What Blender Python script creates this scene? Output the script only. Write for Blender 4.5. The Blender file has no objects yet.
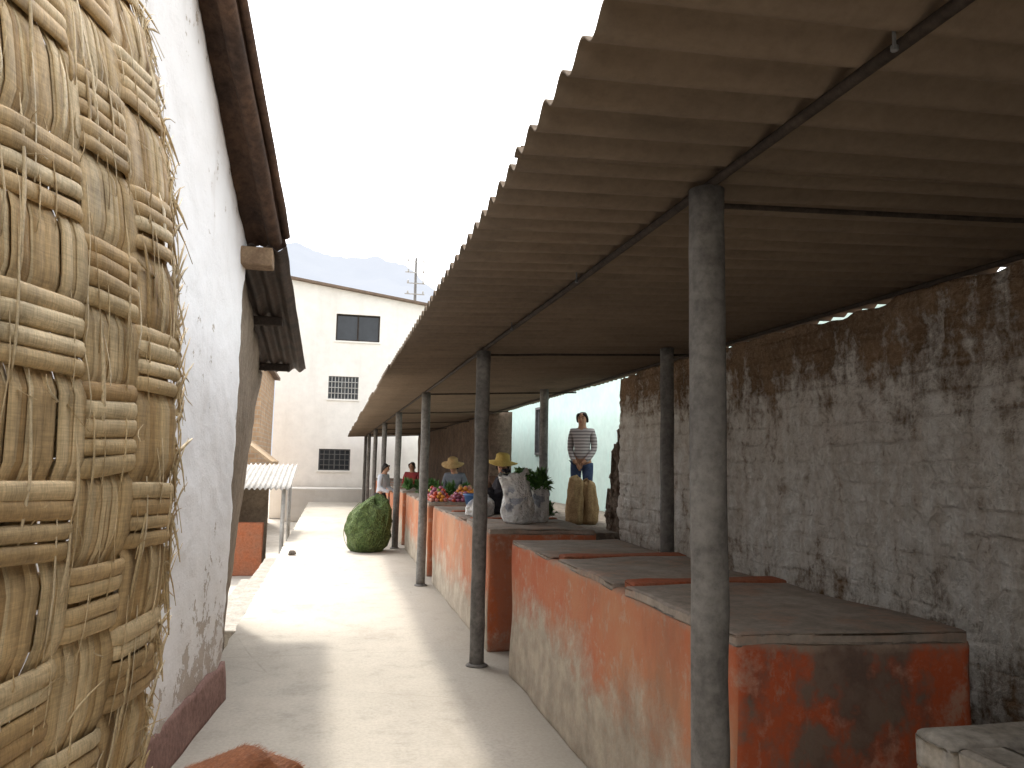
import bpy, bmesh, math, random
from mathutils import Vector, Quaternion, Matrix, noise as mn
random.seed(7)
S=bpy.context.scene; C=S.collection
R=math.radians
V=Vector
def rnd(a,b): return random.uniform(a,b)
def nz(x,y,z=0.0): return mn.noise(V((x,y,z)))

# ------------------------------------------------------------------ materials
class NB:
    def __init__(s,name,rough=.9,spec=.2):
        s.m=bpy.data.materials.new(name); s.m.use_nodes=True; s.t=s.m.node_tree; s.t.nodes.clear()
        o=s.t.nodes.new('ShaderNodeOutputMaterial'); s.o=o
        s.b=s.t.nodes.new('ShaderNodeBsdfPrincipled'); s.t.links.new(s.b.outputs[0],o.inputs[0])
        s.b.inputs['Roughness'].default_value=rough
        s.b.inputs['Specular IOR Level'].default_value=spec
        g=s.t.nodes.new('ShaderNodeNewGeometry'); s.pos=g.outputs['Position']; s.isl=g.outputs['Random Per Island']
        s.obj=s.t.nodes.new('ShaderNodeTexCoord').outputs['Object']
    def put(s,inp,v):
        if isinstance(v,bpy.types.NodeSocket): s.t.links.new(v,inp)
        elif isinstance(v,(tuple,list)) and inp.type=='RGBA': inp.default_value=tuple(v)+((1,) if len(v)==3 else ())
        else: inp.default_value=v
    def noise(s,scale,detail=5,rough=.6,vec=None,dist=0):
        n=s.t.nodes.new('ShaderNodeTexNoise'); s.put(n.inputs['Vector'],vec or s.pos)
        n.inputs['Scale'].default_value=scale; n.inputs['Detail'].default_value=min(detail,5)
        n.inputs['Roughness'].default_value=rough; n.inputs['Distortion'].default_value=dist
        return n.outputs[0]
    def voro(s,scale,vec=None,feat='F1'):
        n=s.t.nodes.new('ShaderNodeTexVoronoi'); s.put(n.inputs['Vector'],vec or s.pos); n.feature=feat
        n.inputs['Scale'].default_value=scale; return n.outputs['Distance']
    def sv(s,vec,k):
        n=s.t.nodes.new('ShaderNodeVectorMath'); n.operation='MULTIPLY'; s.put(n.inputs[0],vec); n.inputs[1].default_value=k; return n.outputs[0]
    def ax(s,vec):
        n=s.t.nodes.new('ShaderNodeSeparateXYZ'); s.put(n.inputs[0],vec); return n.outputs
    def comb(s,a,b,c):
        n=s.t.nodes.new('ShaderNodeCombineXYZ'); s.put(n.inputs[0],a); s.put(n.inputs[1],b); s.put(n.inputs[2],c); return n.outputs[0]
    def ma(s,op,a,b=0.0,c=None,clamp=False):
        n=s.t.nodes.new('ShaderNodeMath'); n.operation=op; n.use_clamp=clamp; s.put(n.inputs[0],a); s.put(n.inputs[1],b)
        if c is not None: s.put(n.inputs[2],c)
        return n.outputs[0]
    def ramp(s,f,stops):
        n=s.t.nodes.new('ShaderNodeValToRGB'); s.put(n.inputs[0],f); cr=n.color_ramp
        while len(cr.elements)<len(stops): cr.elements.new(.5)
        for e,(p,c) in zip(cr.elements,stops):
            e.position=p
            if isinstance(c,(int,float)): c=(c,c,c)
            e.color=tuple(c)+(1,)
        return n.outputs[0]
    def mr(s,f,a,b,c=0.0,d=1.0):
        n=s.t.nodes.new('ShaderNodeMapRange'); s.put(n.inputs[0],f)
        for i,v in enumerate((a,b,c,d)): n.inputs[i+1].default_value=v
        return n.outputs[0]
    def mix(s,f,a,b,mode='MIX'):
        n=s.t.nodes.new('ShaderNodeMix'); n.data_type='RGBA'; n.blend_type=mode
        s.put(n.inputs[0],f); s.put(n.inputs[6],a); s.put(n.inputs[7],b); return n.outputs[2]
    def bump(s,h,strength=.5,dist=.01):
        n=s.t.nodes.new('ShaderNodeBump'); n.inputs['Strength'].default_value=strength; n.inputs['Distance'].default_value=dist
        s.put(n.inputs['Height'],h); s.t.links.new(n.outputs[0],s.b.inputs['Normal'])
    def col(s,c): s.put(s.b.inputs['Base Color'],c); return s.m

def simple(name,c1,c2,scale=6,rough=.85,bump=.3,bd=.006,grime=.35,vec='pos',spec=.2):
    n=NB(name,rough,spec); v=n.pos if vec=='pos' else n.obj
    a=n.noise(scale,6,.65,v); b=n.noise(scale*6,5,.7,v)
    f=n.mr(a,.35,.65); c=n.mix(f,c1,c2)
    d=n.ramp(b,[(.3,1-grime),(.62,1.0)]); c=n.mix(1.0,c,d,'MULTIPLY')
    if bump: n.bump(n.ma('ADD',a,b),bump,bd)
    return n.col(c)

def m_concrete_path():
    n=NB('path_concrete',.92); x,y,z=n.ax(n.pos)
    a=n.noise(.55,6,.6); b=n.noise(3.5,7,.7); c=n.noise(45,4,.7)
    col=n.mix(n.mr(a,.35,.65),(.54,.495,.425),(.46,.42,.36))
    col=n.mix(1.0,col,n.ramp(b,[(.28,.74),(.45,.93),(.7,1.0)]),'MULTIPLY')
    col=n.mix(1.0,col,n.ramp(c,[(.3,.84),(.6,1.0)]),'MULTIPLY')
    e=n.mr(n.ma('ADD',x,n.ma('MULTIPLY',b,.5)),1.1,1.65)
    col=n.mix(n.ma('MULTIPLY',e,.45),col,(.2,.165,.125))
    st=n.mr(n.noise(1.3,5,.7,n.sv(n.pos,(1.5,.6,1))),.53,.69,0,.42); col=n.mix(st,col,(.30,.26,.21))
    wob=n.ma('MULTIPLY',n.ma('SUBTRACT',n.noise(6),.5),.03)
    jy=n.ma('ABSOLUTE',n.ma('SUBTRACT',n.ma('FRACT',n.ma('MULTIPLY',n.ma('ADD',y,wob),.23)),.5))
    j=n.mr(jy,.0,.0025,1,0)
    crack=n.mr(n.voro(.6,n.mix(.12,n.pos,n.t.nodes.new('ShaderNodeTexNoise').outputs['Color']),'DISTANCE_TO_EDGE'),0,.004,1,0)
    crack=n.ma('MULTIPLY',crack,n.mr(a,.5,.58))
    jc=n.ma('MULTIPLY',n.ma('MAXIMUM',j,crack),n.mr(b,.4,.55,.1,.8))
    col=n.mix(n.ma('MULTIPLY',jc,.35),col,(.16,.14,.12))
    n.bump(n.ma('ADD',n.ma('ADD',b,n.ma('MULTIPLY',c,.35)),n.ma('MULTIPLY',jc,-.5)),.4,.010)
    return n.col(col)

def m_right_wall():
    n=NB('flaking_whitewash',.95,.1); x,y,z=n.ax(n.pos)
    a=n.noise(1.5,7,.66); b=n.noise(8,7,.74); c=n.noise(34,5,.75)
    drip=n.noise(3.6,5,.7,n.sv(n.pos,(1,2.2,.38)))
    zz=n.ma('ADD',z,n.ma('ADD',n.ma('MULTIPLY',n.noise(.9,4,.6),.12),n.ma('MULTIPLY',b,.05)))
    rw=n.ma('MULTIPLY',zz,8.0)
    cr=n.ma('ABSOLUTE',n.ma('SUBTRACT',n.ma('FRACT',rw),.5))
    yo=n.ma('ADD',n.ma('MULTIPLY',n.ma('ADD',y,n.ma('MULTIPLY',b,.08)),2.9),n.ma('MULTIPLY',n.ma('FLOOR',n.ma('ADD',rw,.5)),.5))
    cv=n.ma('ABSOLUTE',n.ma('SUBTRACT',n.ma('FRACT',yo),.5))
    mort=n.ma('MAXIMUM',n.mr(cr,.0,.14,1,0),n.ma('MULTIPLY',n.mr(cv,.0,.05,1,0),.6))
    mort=n.ma('MULTIPLY',mort,n.mr(n.noise(2.6,4,.7),.38,.64,0,.9))
    ht=n.ramp(n.mr(z,0,2.8),[(.14,.49),(.32,.58),(.46,.625),(.62,.61),(.72,.55),(.82,.43),(.91,.33)])
    m=n.ma('ADD',n.ma('MULTIPLY',a,.48),n.ma('MULTIPLY',b,.55))
    m=n.ma('ADD',m,n.ma('MULTIPLY',drip,.46))
    m=n.ma('ADD',m,n.ma('SUBTRACT',ht,.745))
    m=n.ma('SUBTRACT',m,n.ma('MULTIPLY',mort,.055))
    earth=n.mix(n.mr(n.noise(2.2,6,.7),.35,.65),(.165,.105,.062),(.36,.235,.145))
    earth=n.mix(1.0,earth,n.ramp(c,[(.3,.6),(.65,1.15)]),'MULTIPLY')
    wash=n.mix(n.mr(b,.36,.60),(.61,.565,.50),(.86,.83,.775))
    wash=n.mix(n.mr(drip,.40,.60,.4,0),wash,(.51,.40,.30))
    wash=n.mix(n.ma('MULTIPLY',mort,.38),wash,(.39,.31,.235))
    f=n.mr(m,.39,.56)
    f=n.ma('ADD',f,n.ma('MULTIPLY',n.ma('SUBTRACT',c,.5),1.2),None,True)
    col=n.mix(f,earth,wash)
    n.bump(n.ma('ADD',n.ma('ADD',n.ma('MULTIPLY',b,1.2),n.ma('MULTIPLY',c,.6)),n.ma('ADD',n.ma('MULTIPLY',f,.4),n.ma('MULTIPLY',mort,-.55))),1.0,.035)
    return n.col(col)

def m_left_wall():
    n=NB('white_plaster',.9,.15); x,y,z=n.ax(n.pos)
    a=n.noise(1.3,6,.6); b=n.noise(6,7,.7); c=n.noise(38,5,.7)
    drip=n.noise(3,5,.6,n.sv(n.pos,(2,2,.3)))
    col=n.mix(n.mr(a,.35,.65),(.90,.895,.89),(.83,.825,.82))
    col=n.mix(n.mr(drip,.58,.76,0,.35),col,(.58,.53,.48))
    low=n.mr(z,.2,1.1,1,0)
    fl=n.mr(n.ma('ADD',n.ma('MULTIPLY',b,.8),n.ma('ADD',n.ma('MULTIPLY',a,.3),n.ma('MULTIPLY',low,.12))),.67,.70)
    col=n.mix(fl,col,(.52,.46,.40))
    spk=n.mr(c,.69,.73); col=n.mix(n.ma('MULTIPLY',spk,.35),col,(.46,.41,.36))
    col=n.mix(n.ma('MULTIPLY',n.mr(n.ma('ADD',z,n.ma('MULTIPLY',b,.4)),.35,.75,1,0),.5),col,(.45,.38,.33))
    n.bump(n.ma('ADD',n.ma('ADD',n.ma('MULTIPLY',b,.8),n.ma('MULTIPLY',c,.25)),n.ma('MULTIPLY',fl,-.4)),.6,.022)
    return n.col(col)

def m_stall(name,orange,faded,plaster,split,endk=.9):
    n=NB(name,.85,.25); x,y,z=n.ax(n.pos)
    a=n.noise(1.7,6,.65); b=n.noise(6,7,.7); c=n.noise(35,5,.7)
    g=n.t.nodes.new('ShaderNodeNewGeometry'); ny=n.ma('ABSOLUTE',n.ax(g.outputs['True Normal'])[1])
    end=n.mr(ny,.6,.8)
    paint=n.mix(n.mr(n.noise(1.0,4,.6),.33,.66),orange,faded)
    paint=n.mix(n.ma('MULTIPLY',end,.85),paint,orange)
    edge=n.ma('ADD',z,n.ma('ADD',n.ma('MULTIPLY',n.ma('SUBTRACT',a,.5),.8),n.ma('MULTIPLY',n.ma('SUBTRACT',b,.5),.6)))
    edge=n.ma('ADD',edge,n.ma('MULTIPLY',end,.45))
    f=n.mr(edge,split-.20,split+.14)
    f=n.ma('ADD',f,n.ma('MULTIPLY',n.ma('SUBTRACT',c,.5),.8),None,True)
    f=n.ma('MULTIPLY',f,n.mr(b,.32,.45,.5,1))
    pl=n.mix(n.mr(b,.38,.62),plaster,tuple(v*.70 for v in plaster))
    col=n.mix(f,pl,paint)
    nb=n.noise(1.6,6,.7,n.sv(n.pos,(1,1,.45)))
    col=n.mix(n.mr(nb,.53,.70,0,.4),col,(.14,.105,.08))
    scr=n.mr(n.noise(10,5,.75,n.sv(n.pos,(1,1,.5))),.58,.66,0,.4); col=n.mix(scr,col,(.42,.34,.26))
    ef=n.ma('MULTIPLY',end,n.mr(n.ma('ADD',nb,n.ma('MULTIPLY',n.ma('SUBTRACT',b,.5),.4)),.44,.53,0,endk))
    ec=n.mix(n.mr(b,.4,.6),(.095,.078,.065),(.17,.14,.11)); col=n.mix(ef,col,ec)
    col=n.mix(n.mr(n.ma('ADD',z,n.ma('MULTIPLY',n.ma('SUBTRACT',b,.5),.12)),.935,.97,0,.7),col,(.33,.25,.19))
    n.bump(n.ma('ADD',n.ma('ADD',b,n.ma('MULTIPLY',c,.3)),n.ma('MULTIPLY',f,.25)),.5,.015)
    return n.col(col)

def m_slab():
    n=NB('grey_counter_cement',.85,.25); x,y,z=n.ax(n.pos)
    a=n.noise(2.2,6,.65); b=n.noise(9,6,.7); c=n.noise(40,4,.7)
    col=n.mix(n.mr(a,.35,.65),(.40,.34,.285),(.30,.25,.205))
    col=n.mix(n.mr(n.ma('ADD',n.ma('MULTIPLY',a,.6),n.ma('MULTIPLY',b,.5)),.55,.66,0,.45),col,(.38,.20,.13))
    col=n.mix(1.0,col,n.ramp(b,[(.3,.66),(.6,1)]),'MULTIPLY'); col=n.mix(1.0,col,n.ramp(c,[(.3,.82),(.6,1)]),'MULTIPLY')
    n.bump(n.ma('ADD',b,n.ma('MULTIPLY',c,.4)),.5,.01); return n.col(col)

def m_roof():
    n=NB('asbestos_cement',.9,.1); x,y,z=n.ax(n.pos)
    a=n.noise(1.1,5,.6); b=n.noise(4,6,.7,n.sv(n.pos,(.5,2.2,1))); c=n.noise(30,4,.7)
    col=n.mix(n.mr(a,.35,.65),(.195,.146,.104),(.158,.12,.087))
    col=n.mix(1.0,col,n.ramp(b,[(.28,.80),(.5,.97),(.75,1.06)]),'MULTIPLY')
    col=n.mix(1.0,col,n.ramp(c,[(.3,.85),(.6,1.0)]),'MULTIPLY')
    n.bump(c,.25,.005); return n.col(col)

def m_reed(name,cols,fib=160):
    n=NB(name,.62,.3)
    st=n.ramp(n.isl,[(i/(len(cols)-1),c) for i,c in enumerate(cols)])
    a=n.noise(9,5,.7); b=n.noise(fib,3,.6)
    col=n.mix(1.0,st,n.ramp(a,[(.3,.66),(.55,1.0),(.75,1.1)]),'MULTIPLY')
    col=n.mix(1.0,col,n.ramp(b,[(.3,.72),(.6,1.05)]),'MULTIPLY')
    n.bump(b,.3,.003); return n.col(col)
def m_cane():
    n=NB('dry_split_cane',.6,.3)
    cols=[(.43,.27,.115),(.64,.455,.235),(.77,.61,.37),(.52,.345,.155),(.70,.53,.295)]
    st=n.ramp(n.isl,[(i/4,c) for i,c in enumerate(cols)])
    a=n.noise(9,5,.7); fv=n.noise(7,4,.7,n.sv(n.pos,(40,40,1.2))); fh=n.noise(9,4,.7,n.sv(n.pos,(1.5,1.5,34)))
    col=n.mix(1.0,st,n.ramp(a,[(.3,.60),(.55,1.0),(.75,1.1)]),'MULTIPLY')
    col=n.mix(1.0,col,n.ramp(fv,[(.3,.68),(.6,1.05)]),'MULTIPLY')
    col=n.mix(1.0,col,n.ramp(fh,[(.3,.78),(.6,1.04)]),'MULTIPLY')
    n.bump(n.ma('ADD',fv,fh),.4,.003); return n.col(col)

def m_brick():
    n=NB('bare_brick',.9,.1); x,y,z=n.ax(n.pos)
    br=n.t.nodes.new('ShaderNodeTexBrick'); n.put(br.inputs['Vector'],n.comb(n.ma('ADD',x,y),z,0.0)); br.inputs['Scale'].default_value=1
    br.inputs['Brick Width'].default_value=.3; br.inputs['Row Height'].default_value=.13; br.inputs['Mortar Size'].default_value=.014
    br.inputs['Color1'].default_value=(.50,.34,.21,1); br.inputs['Color2'].default_value=(.42,.27,.165,1); br.inputs['Mortar'].default_value=(.44,.37,.29,1)
    return n.col(n.mix(1.0,br.outputs['Color'],n.ramp(n.noise(3,6,.7),[(.3,.7),(.7,1.1)]),'MULTIPLY'))

def m_far_wall():
    n=NB('cream_render',.92,.1); x,y,z=n.ax(n.pos)
    a=n.noise(.35,6,.65); b=n.noise(3,6,.7); dr=n.noise(1.1,5,.6,n.sv(n.pos,(1.6,1,.16)))
    col=n.mix(n.mr(a,.35,.65),(.91,.88,.83),(.85,.82,.765))
    col=n.mix(n.mr(dr,.5,.7,0,.3),col,(.68,.64,.58))
    col=n.mix(1.0,col,n.ramp(b,[(.3,.91),(.6,1)]),'MULTIPLY')
    col=n.mix(n.mr(n.ma('ADD',z,n.ma('MULTIPLY',b,.5)),.7,1.2,.3,0),col,(.52,.49,.44))
    n.bump(b,.3,.02); return n.col(col)

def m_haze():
    n=NB('slope_painted_haze',1,0)
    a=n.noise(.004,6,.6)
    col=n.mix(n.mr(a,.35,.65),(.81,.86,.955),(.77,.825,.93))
    e=n.b.inputs['Emission Color']; n.put(e,col); n.b.inputs['Emission Strength'].default_value=.95  # aerial haze painted in as pale blue emission on the mountain slope
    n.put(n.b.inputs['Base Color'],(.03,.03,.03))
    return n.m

def m_stripe():
    n=NB('striped_knit',.9,.1); x,y,z=n.ax(n.obj)
    w=n.ma('FRACT',n.ma('MULTIPLY',n.ma('ADD',z,n.ma('MULTIPLY',n.noise(5,3,.5,n.obj),.02)),22))
    return n.col(n.mix(n.mr(w,.40,.65),(.44,.40,.39),(.19,.17,.175)))

def m_sackprint():
    n=NB('printed_sack',.6,.3); x,y,z=n.ax(n.obj)
    b=n.noise(8,5,.7,n.obj)
    col=n.mix(n.mr(b,.35,.65),(.86,.85,.83),(.66,.65,.64))
    p=n.noise(7,3,.6,n.sv(n.obj,(1,1,1.3)))
    band=n.ma('MULTIPLY',n.mr(z,.08,.13),n.mr(z,.31,.36,1,0))
    col=n.mix(n.ma('MULTIPLY',n.ma('MULTIPLY',n.mr(p,.52,.56),band),.6),col,(.15,.19,.29))
    n.bump(n.ma('ADD',b,n.noise(20,3,.6,n.obj)),1.0,.05); return n.col(col)

def m_net():
    n=NB('green_net_bag',.8,.2)
    a=n.noise(5,6,.7,n.obj); b=n.noise(22,4,.7,n.obj); v=n.voro(32,n.obj)
    col=n.mix(n.mr(a,.35,.65),(.09,.14,.04),(.16,.21,.075))
    col=n.mix(1.0,col,n.ramp(b,[(.35,.55),(.6,1.2)]),'MULTIPLY')
    col=n.mix(1.0,col,n.ramp(v,[(.05,1.1),(.5,.6)]),'MULTIPLY')
    n.bump(n.ma('SUBTRACT',b,v),.7,.03); return n.col(col)

MT={}
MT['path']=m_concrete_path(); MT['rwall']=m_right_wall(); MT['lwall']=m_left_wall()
MT['stall']=m_stall('worn_orange_paint',(.44,.085,.03),(.48,.225,.12),(.45,.385,.30),.57,.9)
MT['stall2']=m_stall('bright_orange_paint',(.45,.12,.046),(.48,.245,.14),(.45,.385,.30),.46,.3)
MT['stallpale']=m_stall('stained_plaster',(.36,.22,.11),(.30,.22,.14),(.35,.285,.20),1.9,.3)
MT['slab']=m_slab()
MT['cement']=simple('grey_step_cement',(.38,.345,.295),(.27,.24,.20),5,.8,.4,.006,.45)
MT['divider']=simple('orange_painted_divider',(.42,.11,.05),(.36,.15,.085),7,.8,.4,.006,.4)
MT['post']=simple('weathered_post_cement',(.25,.235,.215),(.155,.145,.135),4,.85,.5,.006,.45)
MT['roof']=m_roof()
MT['darkwood']=simple('dark_stained_timber',(.035,.026,.02),(.06,.045,.035),8,.85,.4,.006,.5)
MT['rustroof']=simple('rust_brown_roofing',(.12,.07,.045),(.055,.036,.027),4,.85,.5,.01,.5)
MT['fadedroof']=simple('faded_brown_roofing',(.26,.19,.14),(.18,.13,.10),4,.85,.5,.01,.4)
MT['blackroof']=simple('dark_zinc_roofing',(.05,.042,.038),(.10,.075,.06),5,.7,.3,.006,.4)
MT['palewood']=simple('pale_cut_timber',(.30,.21,.13),(.20,.13,.08),10,.85,.4,.006,.4)
MT['tanpanel']=simple('tan_roof_panel',(.46,.34,.22),(.36,.26,.165),4,.9,.4,.01,.35)
MT['mud']=simple('brown_mud_plaster',(.30,.24,.175),(.21,.16,.115),3,.95,.6,.03,.4)
MT['skirting']=simple('faded_maroon_paint',(.36,.22,.185),(.28,.165,.14),5,.85,.4,.01,.45)
MT['ground']=simple('pale_dry_earth',(.54,.50,.44),(.43,.39,.33),.9,.95,.5,.03,.25)
MT['adobe']=simple('dark_adobe',(.18,.125,.088),(.11,.076,.055),2.5,.95,.7,.04,.5)
MT['stub']=simple('broken_adobe',(.30,.235,.18),(.15,.105,.075),5,.95,.8,.04,.5)
MT['stone']=simple('rough_field_stone',(.25,.21,.17),(.16,.13,.105),3,.95,.7,.04,.5)
MT['turq']=simple('pale_turquoise_paint',(.53,.70,.65),(.59,.73,.68),1.2,.8,.2,.006,.12)
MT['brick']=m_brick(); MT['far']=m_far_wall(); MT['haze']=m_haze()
MT['glass']=simple('dark_window_glass',(.015,.018,.022),(.03,.035,.042),2,.15,0,0,.1,spec=.5)
MT['dullglass']=simple('dusty_window_glass',(.13,.15,.15),(.18,.20,.20),2,.5,0,0,.2,spec=.3)
MT['iron']=simple('grey_iron',(.16,.16,.16),(.10,.10,.10),12,.6,.1,.002,.3)
MT['zinc']=simple('pale_zinc_sheet',(.50,.50,.49),(.40,.38,.35),3,.5,.2,.005,.3,spec=.4)
MT['dirtyzinc']=simple('dusty_zinc_awning',(.42,.40,.37),(.30,.27,.235),5,.6,.2,.005,.4,spec=.3)
MT['hutorange']=simple('hut_orange_paint',(.46,.15,.07),(.38,.17,.10),4,.9,.4,.01,.4)
MT['reed']=m_cane()
MT['leafreed']=m_reed('dry_cane_leaf',[(.55,.40,.21),(.73,.58,.36),(.44,.30,.14),(.65,.49,.27),(.80,.67,.46)])
MT['skin']=simple('brown_skin',(.42,.235,.15),(.37,.20,.125),9,.6,0,0,.1,'obj')
MT['hair']=simple('black_hair',(.012,.009,.008),(.025,.018,.014),30,.5,.3,.004,.3,'obj')
MT['jeans']=simple('blue_denim',(.035,.055,.12),(.06,.085,.16),14,.9,.3,.003,.3,'obj')
MT['stripe']=m_stripe()
MT['eye']=simple('dark_eye',(.01,.008,.007),(.015,.01,.01),10,.3,0,0,.1,'obj')
MT['lip']=simple('lip_tone',(.27,.10,.08),(.24,.09,.07),10,.5,0,0,.1,'obj')
MT['shoe']=simple('black_shoe',(.02,.018,.017),(.03,.027,.025),10,.6,0,0,.2,'obj')
MT['white']=simple('white_blouse',(.62,.63,.66),(.50,.52,.58),9,.9,.3,.005,.15,'obj')
MT['red']=simple('red_sweater',(.30,.045,.04),(.22,.035,.04),9,.9,.3,.005,.25,'obj')
MT['brown']=simple('brown_shawl',(.13,.075,.05),(.09,.055,.04),9,.9,.3,.005,.25,'obj')
MT['greyblue']=simple('grey_cardigan',(.17,.18,.20),(.12,.13,.155),9,.9,.3,.005,.25,'obj')
MT['darkcloth']=simple('dark_wool_skirt',(.03,.028,.035),(.05,.045,.05),9,.95,.3,.005,.3,'obj')
MT['straw']=simple('straw_hat',(.48,.32,.15),(.37,.23,.10),16,.85,.5,.004,.35,'obj')
MT['yellowstraw']=simple('yellow_straw_hat',(.62,.44,.13),(.52,.35,.10),16,.85,.5,.004,.35,'obj')
MT['sacktan']=simple('tan_jute',(.40,.275,.145),(.30,.195,.10),12,.95,.6,.008,.4,'obj')
MT['sackwhite']=m_sackprint(); MT['net']=m_net()
MT['bluebag']=simple('dark_blue_plastic',(.025,.04,.09),(.05,.075,.15),7,.5,.6,.02,.3,'obj')
MT['bluetub']=simple('blue_plastic_tub',(.04,.12,.30),(.05,.14,.33),7,.4,.1,.002,.15,'obj',.4)
MT['rope']=simple('pale_cord',(.4,.36,.25),(.3,.27,.18),20,.9,.3,.003,.3,'obj')
MT['netcord']=simple('olive_net_cord',(.10,.14,.05),(.17,.21,.085),20,.9,.3,.003,.3,'obj')
MT['tomato']=simple('red_tomato_skin',(.42,.035,.02),(.50,.07,.025),8,.3,0,0,.1,'obj',.5)
MT['apple']=simple('pink_apple_skin',(.50,.13,.13),(.54,.25,.17),8,.35,0,0,.1,'obj',.5)
MT['orangefruit']=simple('orange_peel',(.60,.21,.025),(.62,.26,.03),8,.45,.2,.001,.1,'obj',.4)
MT['onion']=simple('purple_onion_skin',(.30,.07,.15),(.40,.15,.20),8,.4,0,0,.2,'obj',.4)
MT['lime']=simple('lime_peel',(.15,.25,.03),(.22,.31,.05),8,.4,.2,.001,.1,'obj',.4)
MT['potato']=simple('potato_skin',(.38,.26,.15),(.32,.20,.11),8,.8,.3,.002,.3,'obj')
MT['leaf']=m_reed('fresh_leaf',[(.045,.12,.025),(.085,.19,.04),(.065,.15,.03),(.12,.23,.06)])
MT['dog']=simple('chestnut_fur_skin',(.28,.10,.04),(.20,.07,.028),14,.85,.4,.004,.35,'obj')
MT['fur']=m_reed('chestnut_fur',[(.30,.11,.042),(.40,.16,.065),(.22,.075,.03),(.36,.14,.055)])

# ------------------------------------------------------------------ mesh helpers
class MB:
    def __init__(s): s.v=[]; s.f=[]
    def add(s,vs,fs):
        k=len(s.v); s.v+= [tuple(v) for v in vs]; s.f+=[tuple(i+k for i in f) for f in fs]
    def box(s,lo,hi):
        x0,y0,z0=lo; x1,y1,z1=hi
        s.add([(x0,y0,z0),(x1,y0,z0),(x1,y1,z0),(x0,y1,z0),(x0,y0,z1),(x1,y0,z1),(x1,y1,z1),(x0,y1,z1)],
              [(3,2,1,0),(4,5,6,7),(0,1,5,4),(1,2,6,5),(2,3,7,6),(3,0,4,7)])
    def rbox(s,lo,hi,bev=.015,amp=.006,cuts=4,fr=4.0,fn=None):
        bm=bmesh.new(); bmesh.ops.create_cube(bm,size=1.0)
        c=[(a+b)/2 for a,b in zip(lo,hi)]; d=[b-a for a,b in zip(lo,hi)]
        for v in bm.verts: v.co=V((c[i]+v.co[i]*d[i] for i in range(3)))
        b=min(bev,min(d)*.4)
        if cuts:
            bmesh.ops.subdivide_edges(bm,edges=bm.edges[:],cuts=cuts,use_grid_fill=True)
            hard=[e for e in bm.edges if e.calc_face_angle(0)>.5]
        else: hard=bm.edges[:]
        bmesh.ops.bevel(bm,geom=hard,offset=b,segments=2,affect='EDGES',profile=.5)
        for v in bm.verts:
            p=v.co
            if amp: v.co=p+V((nz(p.x*fr,p.y*fr,p.z*fr),nz(p.y*fr+7,p.z*fr,p.x*fr),nz(p.z*fr+3,p.x*fr+5,p.y*fr)))*amp
            if fn: v.co=fn(v.co)
        bm.verts.index_update()
        s.add([v.co.copy() for v in bm.verts],[[v.index for v in f.verts] for f in bm.faces]); bm.free()
    def tube(s,pts,rw,rt=None,up=None,n=8,cap=True):
        pts=[V(p) for p in pts]; k0=len(s.v); m=len(pts)
        for i,p in enumerate(pts):
            t=(pts[min(i+1,m-1)]-pts[max(i-1,0)]).normalized()
            a=V(up) if up is not None else (V((0,0,1)) if abs(t.z)<.9 else V((1,0,0)))
            a=(a-t*a.dot(t)).normalized(); b=t.cross(a)
            w=rw[i] if isinstance(rw,(list,tuple)) else rw
            h=w if rt is None else (rt[i] if isinstance(rt,(list,tuple)) else rt)
            for j in range(n):
                an=2*math.pi*j/n; s.v.append(tuple(p+a*math.cos(an)*h+b*math.sin(an)*w))
        for i in range(m-1):
            for j in range(n):
                a=k0+i*n+j; b=k0+i*n+(j+1)%n; s.f.append((a,b,b+n,a+n))
        if cap:
            s.f.append(tuple(k0+j for j in reversed(range(n)))); s.f.append(tuple(k0+(m-1)*n+j for j in range(n)))
    def lathe(s,prof,n=24,c=(0,0,0),fn=None):
        k0=len(s.v); m=len(prof)
        for (r,z) in prof:
            for j in range(n):
                an=2*math.pi*j/n; p=V((r*math.cos(an),r*math.sin(an),z))
                if fn: p=fn(p)
                s.v.append(tuple(p+V(c)))
        for i in range(m-1):
            for j in range(n):
                a=k0+i*n+j; b=k0+i*n+(j+1)%n; s.f.append((a,b,b+n,a+n))
        s.f.append(tuple(k0+j for j in reversed(range(n)))); s.f.append(tuple(k0+(m-1)*n+j for j in range(n)))
    def slab(s,pt,nu,nv):
        k0=len(s.v); W=nv+1
        for t in (0,1):
            for i in range(nu+1):
                for j in range(nv+1): s.v.append(tuple(pt(i/nu,j/nv,t)))
        B=(nu+1)*W
        q=lambda i,j,t:k0+t*B+i*W+j
        for i in range(nu):
            for j in range(nv):
                s.f.append((q(i,j,0),q(i+1,j,0),q(i+1,j+1,0),q(i,j+1,0)))
                s.f.append((q(i,j,1),q(i,j+1,1),q(i+1,j+1,1),q(i+1,j,1)))
        for i in range(nu):
            s.f.append((q(i+1,0,0),q(i,0,0),q(i,0,1),q(i+1,0,1))); s.f.append((q(i,nv,0),q(i+1,nv,0),q(i+1,nv,1),q(i,nv,1)))
        for j in range(nv):
            s.f.append((q(0,j,0),q(0,j+1,0),q(0,j+1,1),q(0,j,1))); s.f.append((q(nu,j+1,0),q(nu,j,0),q(nu,j,1),q(nu,j+1,1)))
    def build(s,name,mat,parent=None,smooth=False,loc=None):
        me=bpy.data.meshes.new(name); me.from_pydata(s.v,[],s.f); me.validate()
        bm=bmesh.new(); bm.from_mesh(me); bmesh.ops.recalc_face_normals(bm,faces=bm.faces[:]); bm.to_mesh(me); bm.free()
        return mkobj(name,me,mat,parent,smooth,loc)
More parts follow.
